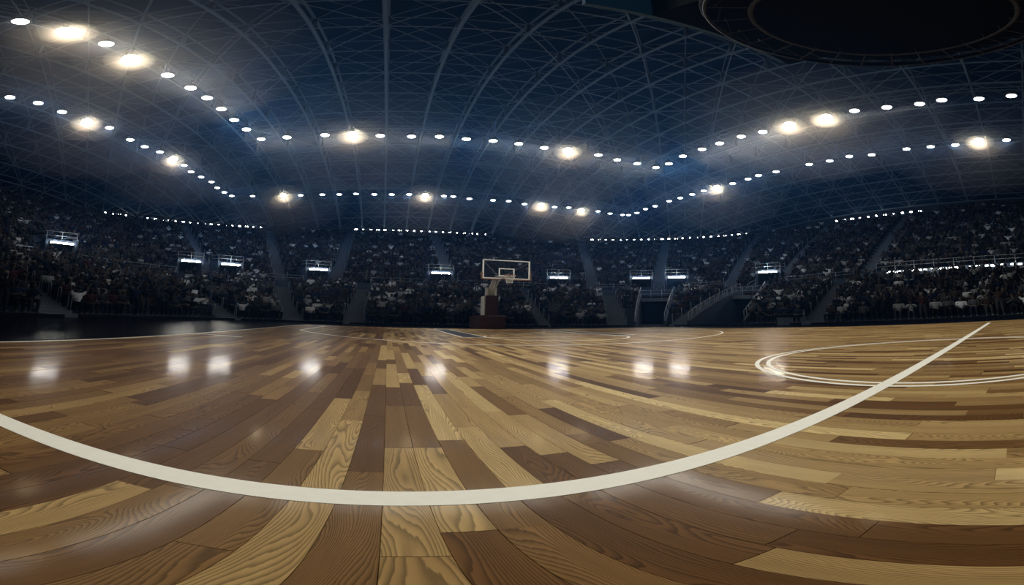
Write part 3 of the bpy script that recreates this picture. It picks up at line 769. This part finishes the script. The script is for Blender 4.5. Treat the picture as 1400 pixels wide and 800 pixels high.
# ------------------------------------------------------------------ roof
NX0, NPX, NY0, NPY = -5.5, 3.06, 13.34, 3.39
def ztop(x, y): return 28.7-10.1*(min(1.15, abs(x)/43)**2.1+(abs(y)/54.5)**3.9 if abs(y) < 58 else 1)
def s_of(x, y):
    lo, hi = -10, 45
    for _ in range(40):
        m_ = (lo+hi)/2; k = m_/SM; a, b, r = [F0[i]+k*(F1[i]-F0[i]) for i in range(3)]; c, d = a-r, b-r
        qx, qy = abs(x)-c, abs(y)-d
        f = math.hypot(max(qx, 0), max(qy, 0))+min(max(qx, qy), 0)-r
        if f > 0: lo = m_
        else: hi = m_
    return lo
nodes = {}
for i in range(-13, 16):
    for j in range(-9, 13):
        x, y = NX0+i*NPX, NY0+j*NPY
        if y < -15 or s_of(x, y) > 34.2: continue
        z = max(18.2, ztop(x, y)); nodes[i, j] = (Vector((x, y, z)), Vector((x*1.0, y, z+2.45*min(1, max(.45, (36-s_of(x, y))/14)))))
bars = []
for (i, j), (lo, up) in nodes.items():
    bars.append((lo, up, .13))
    for di, dj, rl, ru in ((0, 1, .115, .085), (1, 0, .08, .06)):
        n = nodes.get((i+di, j+dj))
        if n: bars.append((lo, n[0], rl)); bars.append((up, n[1], ru))
    d1, d2 = nodes.get((i+1, j+1)), (nodes.get((i+1, j)), nodes.get((i, j+1)))
    if d1 and (i+j) % 2 == 0: bars.append((lo, d1[0], .045))
    if d2[0] and d2[1] and (i+j) % 2: bars.append((d2[0][0], d2[1][0], .045))
    if d1: bars.append((up, d1[1], .035))
    if d2[0] and d2[1]: bars.append((d2[0][1], d2[1][1], .035))
truss = thing('roof_truss', 'double-layer grid of dim steel bars spanning the whole arena roof', 'roof truss', (0, 0, 28))
def bkey(b):
    m_ = (b[0]+b[1])/2; d = m_-Vector((CX, CY, CH)); az = math.degrees(math.atan2(d.x, d.y))
    el = math.degrees(math.atan2(d.z, math.hypot(d.x, d.y)))
    return (0 if (-62 < az < 96 and el < 68) else 1, -b[2]/d.length)
bars.sort(key=bkey)
unit = MB().lathe([(1, 0), (1, 1)], 7).mesh('bar', M['steel'], False)
T0 = Vector((0, 0, 28))
for a, b, r in bars[:290]:
    d = b-a; q = d.to_track_quat('Z', 'X').to_matrix().to_4x4()
    link('bar', unit, truss, Matrix.Translation(a-T0) @ q @ Matrix.Diagonal((r, r, d.length, 1)))
mb = MB()
for a, b, r in bars[290:]: mb.tube([a-T0, b-T0], r, 6)
o = mb.build('bars', M['steel'], truss); o['kind'] = 'stuff'
# roof deck
dk = MB(); nx, ny = 60, 60; vs = []
for j in range(ny+1):
    for i in range(nx+1):
        x, y = -46+92*i/nx, -27+85*j/ny
        vs.append((x, y, max(18.2, ztop(x, y))+3.0*min(1, max(.75, (36-s_of(x, y))/14))))
dk.add(vs, [(j*(nx+1)+i, j*(nx+1)+i+1, (j+1)*(nx+1)+i+1, (j+1)*(nx+1)+i) for j in range(ny) for i in range(nx)])
o = dk.build('ceiling', M['deck'], None, None, True); o['kind'] = 'structure'

# ------------------------------------------------------------------ lamps on the catwalks
UP = [(-13.3, 4.0, 0), (-13.1, 5.5, 1), (-13.0, 7.1, 0), (-13.3, 8.7, 1), (-13.1, 10.9, 0), (-13.0, 12.6, 0), (-12.9, 14.0, 0), (-12.9, 15.6, 0), (-12.9, 17.3, 0), (-12.8, 18.9, 0), (-12.5, 20.7, 0), (-10.9, 20.7, 0), (-8.6, 20.6, 0), (-7.0, 20.7, 1), (-5.4, 20.8, 0), (-3.6, 20.8, 0), (-2.0, 20.6, 0), (-0.4, 20.7, 0), (1.2, 20.6, 0), (2.8, 20.6, 0), (4.5, 20.7, 0), (6.1, 20.6, 1), (8.2, 20.4, 0), (9.8, 20.6, 0), (11.4, 20.5, 0), (13.0, 20.4, 0), (13.2, 19.2, 0), (12.9, 17.4, 0), (12.9, 15.6, 0), (12.9, 14.1, 0), (12.9, 12.4, 0), (13.1, 11.0, 0), (13.1, 9.2, 1), (13.2, 7.0, 1), (13.0, 5.4, 0), (13.2, 3.8, 0), (13.3, 2.2, 0), (13.1, 1.1, 0), (13.3, -0.6, 0), (13.1, -2.1, 0)]
LO = [(-20.3, 8.7, 0), (-20.0, 10.2, 0), (-20.1, 11.9, 0), (-20.2, 13.9, 1), (-19.8, 15.4, 0), (-20.1, 17.8, 0), (-20.1, 19.4, 0), (-19.8, 20.8, 0), (-19.8, 22.6, 1), (-19.8, 24.2, 0), (-20.1, 25.9, 0), (-20.0, 27.5, 0), (-19.8, 29.1, 0), (-20.1, 31.0, 0), (-20.1, 32.6, 0), (-19.9, 34.0, 0), (-17.9, 34.5, 0), (-14.9, 35.0, 1), (-13.2, 34.9, 0), (-11.1, 34.8, 0), (-9.5, 34.8, 0), (-7.9, 34.6, 0), (-6.2, 34.7, 0), (-4.6, 34.6, 0), (-3.0, 34.4, 0), (-1.5, 34.7, 1), (0.2, 34.4, 0), (1.1, 34.4, 0), (2.7, 34.8, 0), (5.0, 34.7, 0), (6.5, 34.5, 0), (8.3, 35.0, 0), (10.0, 34.9, 1), (11.5, 34.9, 0), (12.9, 34.5, 0), (14.6, 35.0, 1), (16.3, 34.4, 0), (17.9, 34.6, 0), (19.4, 34.4, 0), (20.0, 34.1, 0), (20.2, 32.8, 0), (20.0, 31.0, 0), (20.1, 29.5, 0), (20.0, 27.2, 0), (20.1, 25.7, 0), (20.1, 24.1, 0), (20.1, 22.6, 0), (20.3, 21.2, 1), (20.3, 19.4, 0), (20.2, 17.7, 0), (20.0, 16.5, 0), (20.1, 14.9, 0), (20.1, 12.0, 0), (20.2, 10.4, 0), (20.0, 8.8, 0), (20.4, 7.3, 0), (20.2, 4.8, 0), (20.3, 3.2, 0), (20.4, 1.6, 0), (20.0, 0.0, 1), (20.1, -1.7, 0)]
ZL = 18.3
can = MB().lathe([(.27, 0), (.3, .05), (.26, .3), (.12, .42), (.03, .45), (.03, .95)], 16).mesh('housing', M['housing'], True)
lens = MB().lathe([(.02, -.09), (.15, -.07), (.235, -.015), (.25, .01)], 16).mesh('lens', M['cool'], True)
cl = bpy.data.lights.new('downlight', 'SPOT'); cl.energy = LAMP_IN; cl.spot_size = math.radians(50); cl.spot_blend = 1; cl.color = (1., .975, .9); cl.shadow_soft_size = .85
bspot = cl.copy(); bspot.name = 'basket_spot'; bspot.energy = 2300; bspot.spot_size = math.radians(13); bspot.shadow_soft_size = .2
cw_ = bpy.data.lights.new('downlight_wide', 'POINT'); cw_.energy = LAMP_OUT; cw_.color = (.26, .53, 1.); cw_.shadow_soft_size = .2
fh = MB().lathe([(.12, .42), (.2, .35), (.33, .1), (.36, 0), (.33, -.02)], 16).mesh('housing', M['housing'], True)
fl_ = MB().lathe([(.02, -.16), (.2, -.1), (.3, -.02), (.31, .02)], 16).mesh('lens', M['warm'], True)
yk = MB().tube([(-.4, 0, .1), (-.42, 0, .55), (0, 0, .6), (.42, 0, .55), (.4, 0, .1)], .025, 5); yk.tube([(0, 0, .6), (0, 0, .95)], .03, 5)
yk_me = yk.mesh('yoke', M['housing'], True)
fs_ = bpy.data.lights.new('floodlight', 'SPOT'); fs_.energy = FLOOD_W; fs_.spot_size = math.radians(156); fs_.spot_blend = .8; fs_.color = (1., .74, .47); fs_.shadow_soft_size = .5
def wherelab(x, y, row):
    if row == 'upper':
        return 'left arm of the inner lamp row' if x < -12.7 and y < 20 else 'right arm of the inner lamp row' if x > 12.7 and y < 20 else 'far side of the inner lamp row'
    return 'left arm of the outer lamp row' if x < -19.6 and y < 34.1 else 'right arm of the outer lamp row' if x > 19.9 and y < 34.2 else 'far side of the outer lamp row'
cnt = {}
for row, L in (('upper', UP), ('lower', LO)):
    for x, y, hot in L:
        wl = wherelab(x, y, row); cnt[wl, hot] = cnt.get((wl, hot), 0)+1; k = cnt[wl, hot]
        frm = 'front' if 'arm' in wl and x < 0 else 'left' if 'far' in wl else 'back'
        if hot:
            aim = Vector((0, 13, 3)) if y < 12 else Vector((1.5, 1.5, 0)); z = ZL+.05
            l = thing('floodlight', f'blazing warm floodlight, {ORD[k-1]} flood from {frm}, {wl}', 'floodlight', (x, y, z), math.atan2(aim.y-y, aim.x-x)-PI/2, 'warm floodlights on the lamp rows')
            pitch = math.atan2(math.hypot(aim.x-x, aim.y-y), z)
            rm = Matrix.Rotation(pitch*.8, 4, 'X')
            hs_ = link('housing', fh, l, rm); link('lens', fl_, hs_); link('yoke', yk_me, l)
            lo = bpy.data.objects.new('light', fs_); C.objects.link(lo); lo.parent = l; lo.location = (0, 0, -.3)
        else:
            l = thing('downlight', f'white downlight, {ORD[k-1]} from {frm}, {wl}', 'lamp', (x, y, ZL), 0, 'white downlights on the lamp rows')
            hs_ = link('housing', can, l); link('lens', lens, hs_)
            lo = bpy.data.objects.new('light', cl if row == 'upper' else cw_); C.objects.link(lo); lo.parent = l; lo.location = (0, 0, -.35)
            if row == 'upper' and y < 6:
                lo.data = bspot; lo.rotation_euler = (Vector((0, 13.2, 3.2))-Vector((x, y, ZL))).to_track_quat('-Z', 'Y').to_euler()
            elif row == 'upper': lo.rotation_euler = (Vector((2.2, -.3, 0))-Vector((x, y, ZL))).to_track_quat('-Z', 'Y').to_euler()
# catwalk trusses carrying the lamps
def catwalk(pts, label, z, w_=.5):
    t = thing('catwalk', label, 'catwalk', (pts[0][0], pts[0][1], z), 0, 'thin suspended lamp trusses')
    o0 = Vector((pts[0][0], pts[0][1], 0)); Q = [Vector((*p, 0))-o0 for p in pts]
    for dz in (0, .6):
        for sd in (-1, 1):
            MB().tube([q+Vector((sd*w_/2, sd*w_/2, dz)) for q in Q], .03, 4).build('chord', M['steel'], t)
    w = MB()
    for a, b in zip(Q[:-1], Q[1:]):
        n = max(1, round((b-a).length/1.2))
        for i in range(n):
            p, q, r = a.lerp(b, i/n), a.lerp(b, (i+.5)/n), a.lerp(b, (i+1)/n)
            for sd in (-1, 1):
                o_ = Vector((sd*w_/2, sd*w_/2, 0)); w.tube([p+o_, q+o_+Vector((0, 0, .6)), r+o_], .016, 4)
    w.build('lacing', M['steel'], t)
    h_ = MB()
    for a, b in zip(Q[:-1], Q[1:]):
        n = max(1, round((b-a).length/9))
        for i in range(n):
            p = a.lerp(b, (i+.5)/n); X, Y = p.x+o0.x, p.y+o0.y
            MB().tube([p+Vector((0, 0, .6)), Vector((p.x, p.y, max(18.2, ztop(X, Y))-z))], .012, 4).build('hanger_cable', M['steel'], t)
catwalk([(-13.1, -8), (-13.1, 20.6), (13.1, 20.6), (13.1, -8)], 'thin suspended truss carrying the inner row of lamps', ZL+.95)
catwalk([(-20.1, -8), (-20.1, 34.6), (20.1, 34.6), (20.1, -8)], 'thin suspended truss carrying the outer row of lamps', ZL+.95)
catwalk([(-17, 26.5), (17, 26.5)], 'faint bare truss between the two lamp rows on the far side', ZL+.8)

# ------------------------------------------------------------------ small lamps along the top rim and under the right ledge
rl1 = MB().box((-.2, -.05, -.11), (.2, .05, .11)).mesh('lens', M['rimlamp']); rl2 = MB().box((-.2, .05, -.12), (.2, .16, .12)).mesh('housing', M['housing'])
rb = thing('lamp_rail', 'x', 'lamp rail')
bpy.data.objects.remove(rb)
for gi_, (u0, u1, n, dsc) in enumerate(((1.285, 1.775, 23, 'left corner top rim'), (2.13, 2.88, 20, 'rim left above the basket'), (3.27, 3.79, 23, 'rim right of the basket'), (4.09, 4.315, 11, 'rim at far right'))):
    for i in range(n):
        u = u0+(u1-u0)*i/(n-1); f = frame(32.2, u, 18.6+(.2 if gi_ == 3 else 0)) @ Matrix.Diagonal((R.choice((.5, .7, .9, 1.1)), 1, R.choice((.6, .8, 1.1)), 1))
        o = thing('rim_lamp', f'small bright lamp, {ORD[i]} from left along the {dsc}', 'lamp', f.translation, f.to_euler().z, 'small lamps along the top of the stands')
        o.scale = (f.to_scale().x, 1, f.to_scale().z)
        link('lens', rl1, o); link('housing', rl2, o)
    mb = MB(); slab(mb, 32.3, 32.5, 18.5, 18.75, u0-.02, u1+.02, 40)
    o = mb.build('lamp_beam', M['conc']); tagit(o, 'dark beam carrying small lamps, '+dsc, 'beam', 'lamp beams on the top rim')
zz = [(205, 245), (262, 280), (295, 325), (350, 370), (380, 388), (415, 445), (485, 507), (530, 552), (580, 612), (655, 675), (685, 705), (720, 730), (750, 782), (795, 827), (875, 897), (930, 938), (985, 1020), (1070, 1095), (1120, 1170), (1200, 1245), (1295, 1338), (1360, 1390)]
for i, (a, b) in enumerate(zz):
    xa = 1180+a/6.364; xb = 1180+b/6.364
    az = ((xa+xb)/2-PX)/FX+math.radians(.6)
    X = P(11.9, 4.3).x; Y = CY+(X-CX)/math.tan(az); 
    wd = (xb-xa)/FX*(X-CX)
    o = thing('ledge_lamp', f'bright lamp under the right ledge, {ORD[i]} from left', 'lamp', (X, Y, 5.0), -PI/2, 'ledge lamps above the right-hand lower crowd')
    MB().box((-wd/2, -.05, -.07), (wd/2, .05, .07)).build('lens', M['ledge'], o)
    MB().box((-wd/2-.03, .05, -.1), (wd/2+.03, .1, .1)).build('housing', M['housing'], o)
ld = bpy.data.lights.new('ledge', 'AREA'); ld.shape = 'RECTANGLE'; ld.size = 14; ld.size_y = .15; ld.energy = 30; ld.color = (1, .95, .85)
lo = bpy.data.objects.new('ledge_glow', ld); C.objects.link(lo); lo.location = (P(11.6, 4.3).x, 2.5, 4.85); lo.rotation_euler = (0, math.radians(30), 0)
lo.rotation_euler = Vector((-.6, 0, -1)).to_track_quat('-Z', 'Y').to_euler()

# ------------------------------------------------------------------ scoreboard
sbd = thing('scoreboard', 'black hanging scoreboard with a round steel ring below it', 'scoreboard', (0, 0, 9.3))
RO, RI = 2.12, 1.60
MB().lathe([(1.3, .66), (1.5, 1.1), (1.5, 4.2), (1.2, 4.6)], 40).build('drum', M['board'], sbd)
MB().box((-1.55, -2.33, .62), (1.55, 2.33, 3.6)).build('body', M['board'], sbd)
for y, sg in ((2.36, 1), (-2.36, -1)):
    pn = MB().box((-2.5, y-.04, .6), (1.4, y+.04, 3.2)).build('screen', M['screen'], sbd)
MB().lathe([(2.06, .34), (2.06, .4)], 64).build('underside', M['board'], sbd)
def circ(r, z, n=64): return [(r*math.cos(2*PI*i/n), r*math.sin(2*PI*i/n), z) for i in range(n)]
for r, z, t_ in ((RO, 0, .022), (RO+.02, .3, .03), (RI, .05, .035)):
    MB().tube(circ(r, z), t_, 6, True).build('ring', M['ring'], sbd, None, True)
MB().lathe([(RO+.03, .05), (RO+.03, .3)], 64, None, False).build('ring_band', M['board'], sbd)
for i in range(24):
    a = 2*PI*i/24; d = Vector((math.cos(a), math.sin(a), 0)); tg = Vector((-d.y, d.x, 0))
    MB().tube([d*RI*.97+Vector((0, 0, .05)), d*RO], .014, 5).build('spoke', M['ring'], sbd)
    MB().tube([d*RI+Vector((0, 0, .05)), d*RI*.97+Vector((0, 0, .35))], .012, 4).build('stud', M['ring'], sbd)
    MB().tube([d*(RO-.1), d*(RO-.25)+tg*.45+Vector((0, 0, .3))], .008, 4).build('brace', M['ring'], sbd)
for a, r, l in ((2.35, 1.95, .16), (2.6, 2.0, .12), (2.75, 1.75, .14), (2.2, 1.8, .18), (-.6, 1.85, .2), (-.75, 2.0, .12), (2.95, 1.95, .1), (1.95, 1.9, .15)):
    p = Vector((r*math.cos(a), r*math.sin(a), .4)); mt = Matrix.Translation(p) @ Matrix.Rotation(a+.6, 4, 'Z')
    MB().box((-l/2, -.02, 0), (l/2, .02, .04), mt).build('fixture', M['tag'], sbd)
for x in (-1.2, 1.2):
    for y in (-1.5, 1.5): MB().tube([(x, y, 3.5), (x, y, 19.0)], .02, 5).build('hanger_cable', M['steel'], sbd)

# ------------------------------------------------------------------ haze in the hall
hz = MB().box((-44, -16.5, .02), (44, 55, 31)).build('haze', None)
hz.data.materials.clear()
HM = bpy.data.materials.new('thin_haze'); HM.use_nodes = True; nt = HM.node_tree
nt.nodes.remove(nt.nodes['Principled BSDF'])
v = nt.nodes.new('ShaderNodeVolumeScatter'); v.inputs['Color'].default_value = (.13, .38, .95, 1); v.inputs['Density'].default_value = HAZE; v.inputs['Anisotropy'].default_value = .7
nt.links.new(v.outputs[0], nt.nodes['Material Output'].inputs['Volume'])
hz.data.materials.append(HM); tagit(hz, 'thin bluish haze filling the arena', 'haze', None, 'stuff')

# haze spheres added round each floodlight so its light makes a glowing halo
HP = bpy.data.materials.new('lamp_halo'); HP.use_nodes = True; nt = HP.node_tree
nt.nodes.remove(nt.nodes['Principled BSDF'])
v = nt.nodes.new('ShaderNodeVolumeScatter'); v.inputs['Color'].default_value = (.95, .95, .95, 1); v.inputs['Density'].default_value = .03; v.inputs['Anisotropy'].default_value = .3
nt.links.new(v.outputs[0], nt.nodes['Material Output'].inputs['Volume'])
HP.node_tree.nodes; HP3 = HP.copy(); HP3.name = 'lamp_halo_core'; [n for n in HP3.node_tree.nodes if n.type == 'VOLUME_SCATTER'][0].inputs['Density'].default_value = .22
HP2 = HP.copy(); HP2.name = 'lamp_halo_thin'; [n for n in HP2.node_tree.nodes if n.type == 'VOLUME_SCATTER'][0].inputs['Density'].default_value = .007
bm = bmesh.new(); bmesh.ops.create_icosphere(bm, subdivisions=3, radius=1); halo = bpy.data.meshes.new('halo_sphere'); bm.to_mesh(halo); bm.free(); halo.materials.append(HP)
halo2 = halo.copy(); halo2.materials[0] = HP2; halo3 = halo.copy(); halo3.materials[0] = HP3
for x, y, hot in UP+LO:
    if hot:
        for me_, r in ((halo3, .95), (halo, 2.1), (halo2, 6.5)):
            o = link('halo_sphere', me_, hz); o.location = (x, y, ZL-.2); o.scale = (r, r, r*.9)
